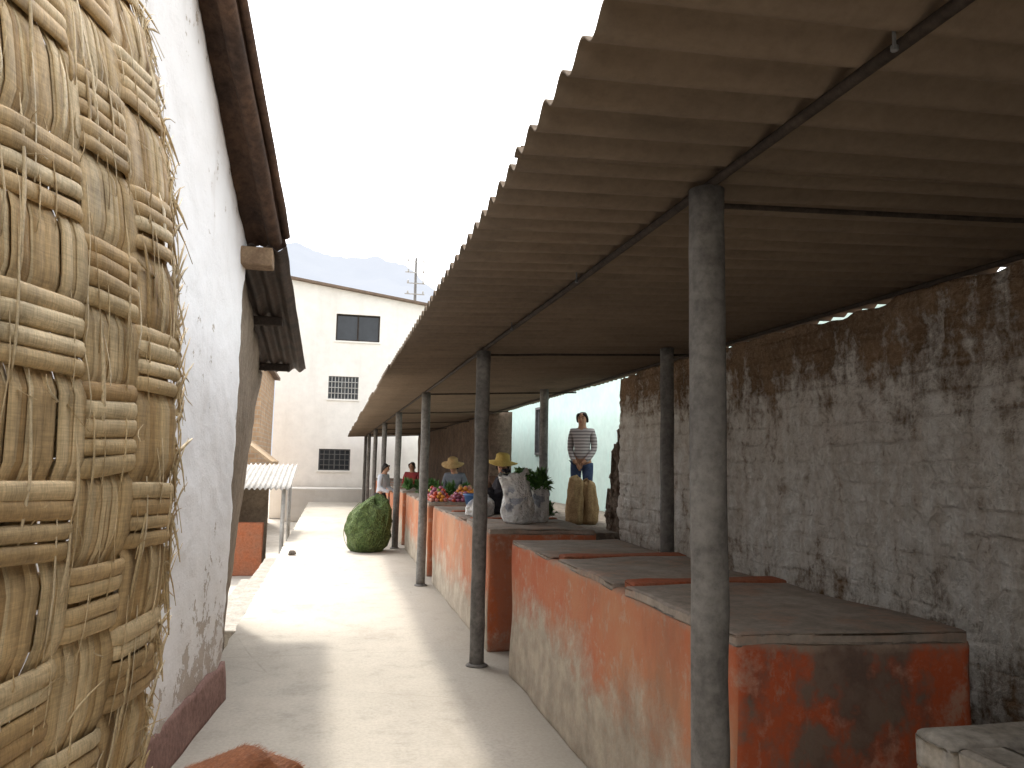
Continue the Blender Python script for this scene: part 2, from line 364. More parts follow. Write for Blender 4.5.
def mkobj(name,me,mat,parent=None,smooth=False,loc=None):
    me.materials.clear(); me.materials.append(MT[mat])
    if smooth:
        for p in me.polygons: p.use_smooth=True
    o=bpy.data.objects.new(name,me); C.objects.link(o)
    if parent: o.parent=parent
    if loc: o.location=loc
    return o
def tag(o,label,cat,group=None):
    o['label']=label; o['category']=cat
    if group: o['group']=group
    return o
def struct(o): o['kind']='structure'; return o
def thing(name,label,cat,loc=(0,0,0),rz=0,group=None):
    o=bpy.data.objects.new(name,None); C.objects.link(o); o.location=loc; o.rotation_euler=(0,0,rz); o.empty_display_size=.1
    return tag(o,label,cat,group)

def skinmesh(comps,sub=2):
    vs=[];es=[];rad=[];roots=[]
    for (pts,edges,root) in comps:
        k=len(vs)
        for p in pts:
            vs.append(p[0]); r=p[1]; rad.append(r if isinstance(r,tuple) else (r,r))
        es+=[(a+k,b+k) for a,b in edges]; roots.append(root+k)
    me=bpy.data.meshes.new('tmp'); me.from_pydata(vs,es,[]); ob=bpy.data.objects.new('tmp',me); C.objects.link(ob)
    md=ob.modifiers.new('s','SKIN'); md.use_smooth_shade=True
    d=me.skin_vertices[0].data
    for i,r in enumerate(rad): d[i].radius=r; d[i].use_root=i in roots
    sb=ob.modifiers.new('u','SUBSURF'); sb.levels=sub; sb.render_levels=sub
    bpy.context.view_layer.update()
    dg=bpy.context.evaluated_depsgraph_get(); m2=bpy.data.meshes.new_from_object(ob.evaluated_get(dg))
    bpy.data.objects.remove(ob); return m2
def chain(pts): return (pts,[(i,i+1) for i in range(len(pts)-1)],0)

# ------------------------------------------------------------------ setting
mb=MB(); mb.slab(lambda u,v,t:V((-60+120*u,-40+3200*(v**3),-.72-.3*t)),30,60)
struct(mb.build('ground','ground'))
mb=MB(); mb.slab(lambda u,v,t:V((-.8+4.3*u+(.03*nz(v*150,3)+.012*nz(v*600,9) if u==0 else 0),-14+45*v,(0 if t==0 else -.74)+.006*nz(u*8,v*75))),40,380)
mb.slab(lambda u,v,t:V((-2.4+1.6*u,-14+19.5*v,(0 if t==0 else -.74)+.002*nz(u*3,v*40))),4,20)
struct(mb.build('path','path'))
prof=[(-900,560),(-500,650),(-300,705),(-152,728),(-90,700),(20,682),(120,690),(210,672),(300,605),(420,510),(800,420),(1500,300)]
def ridge(x):
    for (a,h),(b,g) in zip(prof,prof[1:]):
        if a<=x<=b: return h+(g-h)*(x-a)/(b-a)
    return 250
def mtn(u,v,t):
    x=-900+2400*u; y=1100+1500*v
    h=ridge(x)*(v**.8)*(1+.04*mn.fractal(V((x*.006,y*.004,0)),1.0,2.0,6))+ (12*nz(x*.03,y*.02) if v>.05 else 0)
    return V((x,y,h-2 if t==0 else -5))
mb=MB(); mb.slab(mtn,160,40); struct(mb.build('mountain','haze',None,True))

# ------------------------------------------------------------------ left house: gable wall along the alley, roof sloping away
house=thing('adobe_house','white plastered adobe house with dark sloping roof edge on the left of the path','house',(-1.2,2.6,0))
def hb(m,n,mat,par=None,sm=False):
    o=m.build(n,mat,par or house,sm)
    if par is None: o.location=(1.2,-2.6,0)
    return o
A=V((-1.244,-.1,0)); B=V((-.641,5.43,0)); dd=(B-A).normalized(); nn=V((dd.y,-dd.x,0))
PK=2.5
def gz(y):
    return 3.0+.69*(5.43-y) if y>PK else 3.0+.69*(5.43-PK)-.69*(PK-y)
def lw(u,v,t):
    p=A.lerp(B,u); z=gz(p.y)*v
    if t: return p-nn*.42+V((0,0,z))
    k=.022*nz(p.y*1.7,z*1.6)+.008*nz(p.y*7,z*7)+.003*nz(p.y*24,z*23)
    return p+nn*(k)+V((0,.02*nz(z*4,7) if u==1 else 0,z))
mb=MB(); mb.slab(lw,180,140); hb(mb,'plaster_wall','lwall',None,True)
def sk(u,v,t):
    z=.25*v+ (0.03*nz(u*20,1) if v>.9 else 0); p=A.lerp(B,u)
    return p+nn*((.032+.012*nz(u*14,z*4) - .02*v) if t==0 else -.02)+V((0,0,z-.01))
mb=MB(); mb.slab(sk,90,8); hb(mb,'skirting','skirting',None,True)
mb=MB(); mb.rbox((-1.9,-12,-.1),(-1.35,-.13,3.2),.03,.02,8); hb(mb,'rear_wall','lwall',None,True)
def lz(y): return 2.99-.18*(y-5.3)
def bw(u,v,t):
    y=5.44+2.7*u; zt=lz(y)-.06; z=-.73+(zt+.73)*v; w=max(z,0)/2.6
    x=(-.665)*(1-u)+(-.97+.24*w)*u
    k=.02*nz(y*3,z*3)+.01*nz(y*9,z*9)
    return V((x+k if t==0 else x-.4,y+ (.03*nz(z*3,9) if u==1 else 0),z))
mb=MB(); mb.slab(bw,40,50); hb(mb,'mud_wall','mud',None,True)
def corr(m,pt,u0,u1,nu,v0,v1,pitch,amp,th,per=8):
    nv=max(2,int((v1-v0)/pitch*per))
    m.slab(lambda u,v,t:pt(u0+(u1-u0)*u,v0+(v1-v0)*v,amp*math.cos(2*math.pi*(v0+(v1-v0)*v)/pitch)+(0 if t==0 else -th)),nu,nv)
def xv(y): return -.635+(y-3.8)*.15
mb=MB()
corr(mb,lambda y,v,h:V((xv(y)-v+.02*nz(y*2,1),y,gz(y)+.07+h)),PK,5.50,40,0,3.5,.18,.022,.018)
corr(mb,lambda y,v,h:V((xv(y)-v,y,gz(y)+.07+h)),-.4,PK,10,0,3.5,.18,.022,.018)
nr=hb(mb,'near_roof','rustroof',None,True); nr['label']='rust brown higher roof section'
mb=MB(); mb.tube([(xv(y)-.05+.014*nz(y,1),y,gz(y)-.005+.014*nz(y,5)) for y in [PK+.03+.15*i for i in range(20)]],[.05+.01*nz(i*.6,3) for i in range(20)],n=12)
hb(mb,'verge_pole','rustroof',None,True)
mb=MB(); mb.tube([(xv(y)+.012+.012*nz(y*3,4),y,gz(y)+.085+.012*nz(y*3,8)) for y in [PK+.03+.1*i for i in range(30)]],.028,n=10)
hb(mb,'verge_roll','rustroof',None,True)
mb=MB(); mb.rbox((-1.0,5.30,2.84),(-.45,5.45,2.965),.012,.008,4); hb(mb,'purlin_end','palewood')
mb=MB(); corr(mb,lambda y,v,h:V((-.37+.019*(y-5.3)-v+.008*nz(y*3,5),y,lz(y)+h+.012*nz(y*2,v*2))),5.36,8.2,12,0,2.6,.115,.02,.006)
fr_=hb(mb,'far_roof','blackroof',None,True); fr_['label']='dark corrugated lower roof section'
for yy in (6.6,7.9):
    m=MB(); m.rbox((-1.2,yy,lz(yy)-.10),(-.46,yy+.07,lz(yy)-.028),.008,.004,2); hb(m,'purlin','darkwood')

# ------------------------------------------------------------------ woven mat
mat=thing('woven_reed_mat','tall woven split cane mat with frayed edge standing at the far left','mat',(-.42,1.1,0))
F=V((-.305,1.61,0)); D=V((-.242,-.97,0)); Nn=V((.97,-.242,0))
def lean(z): return -.13*((z-1.5)/.95)**2 if z>1.5 else -.05*((1.5-z)/.7)**1.3
def MP(s,z,n): return F+D*s+Nn*(n+lean(z)+.005*nz(s*4,z*2.5))+V((0,0,z))-V((-.42,1.1,0))
cuts=[0,.155,.315,.52,.74,.96,1.2]
def colof(s):
    for i in range(len(cuts)-1):
        if s<cuts[i+1]: return i
    return len(cuts)-2
A_=.0105
rows=[0.0]; kk=[]
while rows[-1]<2.66:
    k=random.choice((4,4,5,5)); kk.append(k); rows.append(rows[-1]+k*.0285+rnd(.006,.02))
def rowof(z):
    for i in range(len(rows)-1):
        if z<rows[i+1]: return i,(z-rows[i])/(rows[i+1]-rows[i])
    return len(rows)-2,1
flip={}
def sgn(r,c):
    if (r,c) not in flip: flip[(r,c)]=(1 if (r+c)%2==0 else -1)*(-1 if random.random()<.03 else 1)
    return flip[(r,c)]
mb=MB()
for r in range(len(rows)-1):
    zc=(rows[r]+rows[r+1])/2; k=kk[r]
    bt=rnd(-.06,.06); sj=[rnd(-.04,.04) for _ in cuts]
    for i in range(k):
        z0=zc+(i-(k-1)/2)*.0285+rnd(-.003,.003)
        s0=-rnd(-.01,.025); tilt=bt+rnd(-.008,.008); w=rnd(.0130,.0170); th_=rnd(.0058,.0075)
        pts=[]; s=s0; ph=rnd(0,9); q0=rnd(-.0008,.0008)
        while s<1.12:
            c=colof(max(s,0)); t=(s-cuts[c])/(cuts[c+1]-cuts[c])
            n=A_*sgn(r,c)*min(1,math.sin(math.pi*min(max(t,0),1))*2.6)+q0
            pts.append(MP(s+.5*sj[c]*(1-abs(2*t-1)),z0+tilt*(s-.3)+.004*nz(s*5,ph,r),n)); s+=.018
        mb.tube(pts,w,th_,up=Nn+V((0,0,rnd(-.15,.15))),n=8)
for c in range(len(cuts)-1):
    w=cuts[c+1]-cuts[c]; ns=int(w/.0165)
    for i in range(ns):
        s0=cuts[c]+(i+.5)*w/ns+rnd(-.003,.003); pts=[]; ph=rnd(0,9)
        wd=rnd(.010,.022); z=0.0; zl=2.62+rnd(-.02,.06); lay=rnd(-.0015,.002)
        while z<zl:
            r,t=rowof(z)
            pts.append(MP(s0+.008*nz(z*1.5,ph,c)+.0015*nz(z*8,ph),z,-.0075*sgn(r,c)*min(1,math.sin(math.pi*t)*2.0)+lay+.0012*nz(z*6,ph,4))); z+=.02
        mb.tube(pts,wd,.0018,up=Nn+V((rnd(-.22,.22),rnd(-.22,.22),0)),n=6)
mb.build('cane_weave','reed',mat,True)
mb=MB()
for i in range(420):
    s=rnd(-.018,.018); z=rnd(.4,2.5); L=rnd(.02,.14); a=random.choice((1.1,-1.1))*rnd(.2,1.35)
    ds=-math.cos(a)*L*.6; dz=math.sin(a)*L
    q=rnd(-.012,.012)
    pts=[MP(s+ds*t,z+dz*t+q*math.sin(3*t),.004+q*t) for t in (0,.33,.66,1)]
    w=rnd(.0012,.0045)
    mb.tube(pts,[w,w,w*.8,w*.3],[.0007]*4,up=(rnd(-1,1),rnd(-1,1),rnd(-1,1)),n=4)
for i in range(190):
    s=rnd(-.008,.62); z=rnd(.3,2.45); L=rnd(.05,.26); w=rnd(.0010,.008)*rnd(.5,1); q=rnd(-.015,.015)
    pts=[MP(s+q*t+.003*math.sin(3*t+i),z+L*t,.0105+.006*math.sin(math.pi*t)+rnd(0,.0018)) for t in (0,.2,.4,.6,.8,1)]
    mb.tube(pts,[w*.4,w,w,w*.9,w*.7,w*.15],[.0008]*6,up=Nn+V((rnd(-.4,.4),rnd(-.4,.4),0)),n=4)
for i in range(60):
    s=rnd(.02,.6); z=rnd(.4,2.45); L=rnd(.03,.09); w=rnd(.001,.003); a=rnd(0,6.28); pp=rnd(.005,.03)
    pts=[MP(s+math.cos(a)*L*t,z+math.sin(a)*L*t,.012+pp*t*t) for t in (0,.33,.66,1)]
    mb.tube(pts,[w,w,w*.8,w*.3],[.0007]*4,up=(rnd(-1,1),rnd(-1,1),rnd(-1,1)),n=4)
mb.build('loose_straw','leafreed',mat,True)
for s in (.04,.95):
    m=MB(); m.tube([MP(s,z,-.045) for z in (0,.6,1.2,1.8,2.4,2.58)],.018,n=10); m.build('support_pole','palewood',mat,True)

# ------------------------------------------------------------------ market roof
RX0=.495
def roofz(x): return 2.462+.05*(x-.55)
mroof=thing('market_roof','long corrugated tan roof sheltering the row of market counters','roof',(1.9,2.2,0))
def rb(m,n,mt,sm=False): o=m.build(n,mt,mroof,sm); o.location=(-1.9,-2.2,0); return o
pitch=.152; y=-pitch*7*11; i=0
while y<29.2:
    y1=y+pitch*7+.03; e=rnd(-.018,.018); zz=.005*(i%2)+rnd(-.003,.003)
    m=MB(); corr(m,lambda x,yy,h:V((x,yy,roofz(x)+h+zz+.004*nz(x*2,yy*2))),RX0+e,3.32+rnd(-.05,.05),8,y,y1,pitch,.021,.007,16)
    rb(m,'roof_sheet','roof',True); y+=pitch*7; i+=1
m=MB(); m.tube([(1.14+.008*nz(q*.4,2),q,roofz(1.14)-.041+.005*nz(q*.5,6)) for q in [-12+.5*i for i in range(82)]],.0145,n=10); rb(m,'purlin','darkwood',True)
m=MB(); m.tube([(3.06,q,roofz(3.06)-.042) for q in [-12+1.0*i for i in range(42)]],.0145,n=8); rb(m,'purlin','darkwood',True)
POSTY=[2.21,6.0,9.9,14.1,18.1,22.0,25.9,28.8]
for yy in POSTY:
    m=MB(); m.tube([(x,yy+.10+.01*nz(x*2,yy),roofz(x)-.066+.008*nz(x*3,yy)) for x in (1.14,1.4,1.7,2.1,2.5,2.9,3.2)],.010,n=8); rb(m,'tie_rod','darkwood',True)
for yy in (1.32,3.5,4.9):
    m=MB(); m.lathe([(.005,-.012),(.008,-.010),(.008,0),(.004,.002),(.004,.04)],8,(1.115,yy,roofz(1.14)-.052)); rb(m,'bolt','iron')

ordn=['nearest grey front post beside the red ended counter','second grey front post from the camera, in the gap after the first counter',
'third front post from the camera at the path edge','fourth front post from the camera, beside the green net bundle','fifth front post from the camera along the path',
'sixth front post from the camera along the path','seventh front post from the camera along the path','farthest front post at the end of the roof']
bordn=['grey back post in front of the stained wall','grey back post left of the woman in the striped top']
def post(x,y,ztop,label,seed):
    t=thing('roof_post',label,'post',(x,y,0),0,'posts holding up the market roof')
    m=MB(); N=24
    m.tube([(.006*nz(i*.3,seed),.006*nz(i*.3,seed+9),ztop*i/N) for i in range(N+1)],[.057+.0035*nz(i*.5,seed,3) for i in range(N+1)],n=20); m.build('shaft','post',t,True)
    m=MB(); m.lathe([(.085,0),(.085,.006),(.072,.014),(.06,.02)],16,fn=lambda p:p*(1+.2*nz(p.x*9,p.y*9,seed)) if p.z<.01 else p); m.build('footing','post',t,True)
for i,yy in enumerate(POSTY): post(1.14,yy,roofz(1.14)-.052,ordn[i],i*3.1)
for i,yy in enumerate(POSTY[1:3]): post(2.72,yy,roofz(2.72)-.025,bordn[i],40+i*3.1)

# ------------------------------------------------------------------ stalls
TOP=1.0
def stall(y0,y1,x0,x1,mt,label,nslab,top=TOP,dropright=0.0):
    t=thing('market_counter',label,'counter',((x0+x1)/2,(y0+y1)/2,0),0,'masonry market counters')
    off=t.location
    fn=lambda p:V((p.x,p.y-dropright*(p.x-x0)/(x1-x0)*max(0,1-(p.y-y0)/.6),p.z))-off
    m=MB(); m.rbox((x0,y0,-.01),(x1,y1,top-.03),.025,.016,18,2.2,fn); m.build('masonry_base',mt,t,True)
    L=(y1-y0)/nslab
    for k in range(nslab):
        a=y0+k*L+(.0 if k==0 else .07); b=y0+(k+1)*L-(.0 if k==nslab-1 else .07); dz=-.0 if k==0 else -.010*k
        m=MB(); m.rbox((x0+.004,a+.004,top-.05),(x1-.02,b-.004,top+dz),.014,.012,8,3,fn); m.build('counter_slab','slab',t,True)
        if k<nslab-1:
            m=MB(); m.rbox((x0+.06,b+.002,top-.05),(x1-.01,b+.138,top+.008-.008*k),.012,.010,6,4,fn); m.build('divider_ridge','divider',t,True)
    return t
def basin(y0,y1,x0,x1,mt,label):
    t=thing('market_counter',label,'counter',((x0+x1)/2,(y0+y1)/2,0),0,'masonry market counters'); off=t.location; fn=lambda p:p-off
    m=MB(); m.rbox((x0,y0,-.01),(x1,y1,.93),.02,.012,14,2.5,fn); m.build('masonry_base',mt,t,True)
    m=MB()
    m.rbox((x0,y1-.12,.91),(x1,y1,TOP),.02,.008,5,4,fn); m.rbox((x0,y0,.91),(x0+.12,y1-.122,TOP),.02,.008,8,4,fn)
    m.rbox((x1-.12,y0,.91),(x1,y1-.122,TOP),.02,.008,8,4,fn)
    m.build('rim','cement',t,True)
basin(-1.5,1.50,1.25,2.2,'stallpale','unpainted grey counter with raised rim in the nearest right corner')
stall(2.40,5.7,1.33,2.2,'stall','first long orange counter with bare grey slab tops and a red near end',3,TOP,.08)
stall(6.4,10.1,1.30,2.25,'stall2','second orange counter with the white printed sacks on it',3)
stall(10.65,14.0,1.30,2.25,'stall2','third orange counter heaped with tomatoes, oranges and onions',2)
stall(14.65,17.9,1.30,2.25,'stall2','fourth orange counter heaped with green leafy bunches',2)
stall(18.6,21.8,1.30,2.25,'stall','fifth counter from the camera, half hidden along the path',2)
stall(22.5,25.7,1.30,2.25,'stall2','sixth counter from the camera near the end of the roof',2)

# ------------------------------------------------------------------ right walls
def rw(u,v,t):
    y=(-12+12*u/.3) if u<.3 else 8.15*(u-.3)/.7
    top=2.54+.05*nz(y*1.3,3)+.035*nz(y*5,1); z=top*v
    if t: return V((3.62,y,z))
    row=z/.125+.40*nz(y*.7,z*.6)+.22*nz(y*2.3,z*2.3,4); ri=int(row); fy=row-ri
    cx=(y+.17*(ri%2)+.07*nz(ri*5.3,y))/.345; ci=math.floor(cx); fx=cx-ci
    k=.014*nz(ci*3.1,ri*7.7)
    e=min(fy,1-fy)*.125; e2=min(fx,1-fx)*.345; em=min(e,e2*1.5)
    g=-.013*max(0,1-em/.03)*max(0,.40+1.4*nz(y*1.1,z*1.1,8))
    k+=g+.04*nz(y*.8,z*.8,2)+.022*nz(y*4,z*4.5)+.012*nz(y*11,z*12)+.006*nz(y*31,z*31)
    return V((3.14-k,y+ (.05*nz(z*4,5) if u>.999 else 0),z))
mb=MB(); mb.slab(rw,560,170)
tag(mb.build('adobe_wall','rwall',None,True),'tall adobe brick wall with peeling stained whitewash behind the counters','wall')
def rw2(u,v,t):
    y=15.6+14*u; z=2.62*v
    return V((3.15+.04*nz(y,z)+.015*nz(y*4,z*4) if t==0 else 3.6,y,z))
mb=MB(); mb.slab(rw2,90,24); tag(mb.build('adobe_wall','adobe',None,True),'dark brown bare adobe wall at the far end of the covered counters','wall')
def stub(u,v,t):
    y=8.24+.50*u; st=[1.95,1.78,1.80,1.52,1.30,1.28,1.02][min(6,int(u*6.99))]
    z=(st+.05*nz(u*14,2))*v
    return V((3.17+.04*nz(y*6,z*6)+.035*nz(y*15,z*15)+.015*nz(y*35,z*35) if t==0 else 3.55,y,z))
mb=MB(); mb.slab(stub,28,50); tag(mb.build('ruined_wall','stub',None,False),'low broken brown wall stub at the end of the whitewashed wall','wall')
terr=thing('stone_terrace','raised rough stone terrace under the woman in the striped top','terrace',(3.6,12,0))
m=MB(); m.slab(lambda u,v,t:V((2.86+.03*nz(v*40,u*6)-3.6 if t==0 else 4.35-3.6,8.2+7.38*v-12,.80*u)),14,120); m.build('terrace_body','stone',terr,True)
for k in range(26):
    yy=8.4+k*.27; m=MB(); a=rnd(.1,.13)
    lv=k%3; m.rbox((-.1,-a,.02+lv*.27),(.12,a,.24+lv*.27),.05,.05,3,9)
    o=m.build('stone','stone',terr,True); o.location=(2.84-3.6+rnd(-.02,.02),yy-12,0)
tb=thing('turquoise_building','pale turquoise painted building set back beyond the whitewashed wall','building',(4.4,14,0))
m=MB()
Wn=(15.75,16.7,1.75,2.8)
def quad(m,a,b,c,d): m.add([a,b,c,d],[(0,1,2,3)])
ys=[7.5,Wn[0],Wn[1],24]; zs=[0,Wn[2],Wn[3],3.7]
for i in range(3):
    for j in range(3):
        if (i,j)==(1,1): continue
        quad(m,(0,ys[i]-14,zs[j]),(0,ys[i+1]-14,zs[j]),(0,ys[i+1]-14,zs[j+1]),(0,ys[i]-14,zs[j+1]))
a,b,c,d=Wn; a-=14; b-=14
quad(m,(0,a,c),(.2,a,c),(.2,a,d),(0,a,d)); quad(m,(0,b,c),(.2,b,c),(.2,b,d),(0,b,d)); quad(m,(0,a,c),(.2,a,c),(.2,b,c),(0,b,c)); quad(m,(0,a,d),(.2,a,d),(.2,b,d),(0,b,d))
quad(m,(0,-6.5,0),(5,-6.5,0),(5,-6.5,3.7),(0,-6.5,3.7)); quad(m,(0,-6.5,3.7),(5,-6.5,3.7),(5,10,3.7),(0,10,3.7)); quad(m,(0,10,0),(5,10,0),(5,10,3.7),(0,10,3.7))
m.build('wall','turq',tb)
m=MB(); m.box((.1,a,c),(.14,b,d)); w=m.build('window','dullglass',tb)
m=MB()
for (p,q,r,s) in ((a,a+.05,c,d),(b-.05,b,c,d),(a+.05,b-.05,c,c+.05),(a+.05,b-.05,d-.05,d)): m.box((-.02,p,r),(.09,q,s))
for k in range(1,4): yy=a+(b-a)*k/4; m.box((.0,yy-.012,c+.05),(.03,yy+.012,d-.05))
m.build('frame','iron',w)

# ------------------------------------------------------------------ far buildings
fb=thing('concrete_building','tall pale cream rendered building with three windows closing the end of the alley','building',(.9,31,-.7))
OX=V((.9,31,-.7))
XL,XR=-2.3,5.0
def ftop(x): return 8.66-.135*(x-XL)
wins=[(-.1,1.62,6.28,7.36,'open'),(-.3,.86,3.95,4.85,'bars'),(-.55,.65,1.15,1.98,'dark')]
xs=sorted({XL,XR,*[w[0] for w in wins],*[w[1] for w in wins]}); zs=sorted({-.7,7.4,*[w[2] for w in wins],*[w[3] for w in wins]})
m=MB()
for i in range(len(xs)-1):
    for j in range(len(zs)-1):
        cx=(xs[i]+xs[i+1])/2; cz=(zs[j]+zs[j+1])/2
        if any(w[0]<cx<w[1] and w[2]<cz<w[3] for w in wins): continue
        quad(m,*[V(p)-OX for p in ((xs[i],31,zs[j]),(xs[i+1],31,zs[j]),(xs[i+1],31,zs[j+1]),(xs[i],31,zs[j+1]))])
    quad(m,*[V(p)-OX for p in ((xs[i],31,zs[-1]),(xs[i+1],31,zs[-1]),(xs[i+1],31,ftop(xs[i+1])),(xs[i],31,ftop(xs[i])))])
for w in wins:
    x0,x1,z0,z1,_=w
    for q in (((x0,31,z0),(x0,31.2,z0),(x0,31.2,z1),(x0,31,z1)),((x1,31,z0),(x1,31.2,z0),(x1,31.2,z1),(x1,31,z1)),((x0,31,z0),(x1,31,z0),(x1,31.2,z0),(x0,31.2,z0)),((x0,31,z1),(x1,31,z1),(x1,31.2,z1),(x0,31.2,z1))): quad(m,*[V(p)-OX for p in q])
for q in (((XL,31,-.7),(XL,39,-.7),(XL,39,ftop(XL)),(XL,31,ftop(XL))),((XR,31,-.7),(XR,39,-.7),(XR,39,ftop(XR)),(XR,31,ftop(XR))),((XL,39,-.7),(XR,39,-.7),(XR,39,ftop(XR)),(XL,39,ftop(XL)))): quad(m,*[V(p)-OX for p in q])
m.build('wall','far',fb)
m=MB(); m.slab(lambda u,v,t:V((XL-.25+(XR-XL+.5)*u,30.75+8.5*v,ftop(XL-.25+(XR-XL+.5)*u)+(.09 if t==0 else .01)))-OX,4,4); m.build('roof','fadedroof',fb)
m=MB(); m.rbox((XL+.6,29.6,-.72),(3.2,30.9,.50),.03,.02,6,fn=lambda p:p-OX); m.build('low_front_wall','far',fb)
for (x0,x1,z0,z1,k) in wins:
    m=MB(); m.box(V((x0,31.14,z0))-OX,V((x1,31.19,z1))-OX); w=m.build('window','glass',fb)
    m=MB(); f=.05
    for (a,b,c,d) in ((x0,x0+f,z0,z1),(x1-f,x1,z0,z1),(x0+f,x1-f,z0,z0+f),(x0+f,x1-f,z1-f,z1),((x0+x1)/2-.025,(x0+x1)/2+.025,z0+f,z1-f)): m.box(V((a,31.08,c))-OX,V((b,31.135,d))-OX)
    m.build('frame','iron' if k!='open' else 'darkwood',w)
    if k!='open':
        m=MB(); n=9 if k=='bars' else 6
        for q in range(1,n): xx=x0+(x1-x0)*q/n; m.box(V((xx-.015,31.02,z0))-OX,V((xx+.015,31.05,z1))-OX)
        for q in (1,2,3): zz=z0+(z1-z0)*q/4; m.box(V((x0,30.998,zz-.015))-OX,V((x1,31.017,zz+.015))-OX)
        m.build('bars','zinc' if k=='bars' else 'iron',w)
    m=MB(); m.rbox((x0-.06,30.95,z0-.07),(x1+.06,31.06,z0-.002),.01,.002,0,fn=lambda p:p-OX); m.build('sill','far',w)
ms=thing('utility_pole','thin pole with short white crossarms rising behind the cream building roof','pole',(3.85,40,-.72))
m=MB(); m.tube([(0,0,0),(0,0,6),(0,0,13.0)],[.13,.11,.06],n=10); m.build('pole','post',ms,True)
for k in range(4):
    m=MB(); z=11.0+k*.58; m.box((-.56+.1*(k%2),-.09,z),(.48,-.08,z+.06)); ca=m.build('crossarm','zinc',ms)
    for xx in (-.40,.40):
        m=MB(); m.lathe([(.03,0),(.06,.03),(.03,.07),(.055,.1),(.02,.15)],8,(xx,-.085,z+.062)); m.build('insulator','zinc',ca)
bh=thing('brick_house','bare tan brick house behind the white house at the left','house',(-3.80,24,-.72))
m=MB(); m.rbox((-2.2,0,0),(1.62,5,5.2),.02,.01,4); m.build('brick_wall','brick',bh)
m=MB(); m.slab(lambda u,v,t:V((-2.5+4.3*u,-.2+5.4*v,5.42-.2*u-(.0 if t==0 else .1))),4,4); m.build('roof','fadedroof',bh)
lt=thing('lean_to','tan sloping lean to roof in front of the brick house','shed',(-2.3,21,-.72))
m=MB(); m.slab(lambda u,v,t:V((-1.6+2.35*u,0+2.6*v,4.0-1.8*u-(0 if t==0 else .08))),6,4); m.build('roof','tanpanel',lt)
m=MB(); m.rbox((-1.5,.15,0),(.6,.4,2.1),.02,.02,4); m.build('wall','tanpanel',lt)
hut=thing('market_hut','small hut with pale zinc roof on the lower ground left of the path','hut',(-1.4,16,-.72))
m=MB(); corr(m,lambda yy,xx,h:V((xx,yy,1.74+.17*yy+h)),-.3,2.4,4,-.85,.62,.1,.022,.005); m.build('roof','dirtyzinc',hut,True)
for (px,py) in ((.48,-.1),(-.75,-.1),(.48,2.2),(-.75,2.2)):
    m=MB(); m.tube([(px,py,0),(px,py,1.70+.17*py)],.04,n=10); m.build('post','zinc',hut,True)
m=MB(); m.rbox((-.80,.0,0),(.12,.15,1.02),.02,.01,4); m.build('low_wall','hutorange',hut)
m=MB(); m.rbox((-.85,1.2,0),(.10,1.3,1.85),.02,.01,4); m.build('back_wall','mud',hut)
m=MB(); m.rbox((-.95,.2,0),(-.86,1.3,1.7),.02,.01,4); m.build('side_wall','mud',hut)
st=thing('concrete_steps','concrete ledges stepping down from the left edge of the path','steps',(-1.0,12,-.72))
m=MB(); m.rbox((-.12,-3.4,0),(.16,2.6,.50),.02,.015,14,3); m.build('step','cement',st)
m=MB(); m.rbox((-.42,-2.2,0),(-.124,1.8,.26),.02,.015,12,3); m.build('step','cement',st)
m=MB(); m.rbox((-.05,-.06,0),(.05,.06,.08),.025,.03,3,8); o=m.build('stone_block','stone',None,True,(-.58,13.2,.0)); tag(o,'small dark stone block lying on the left edge of the path','stone')

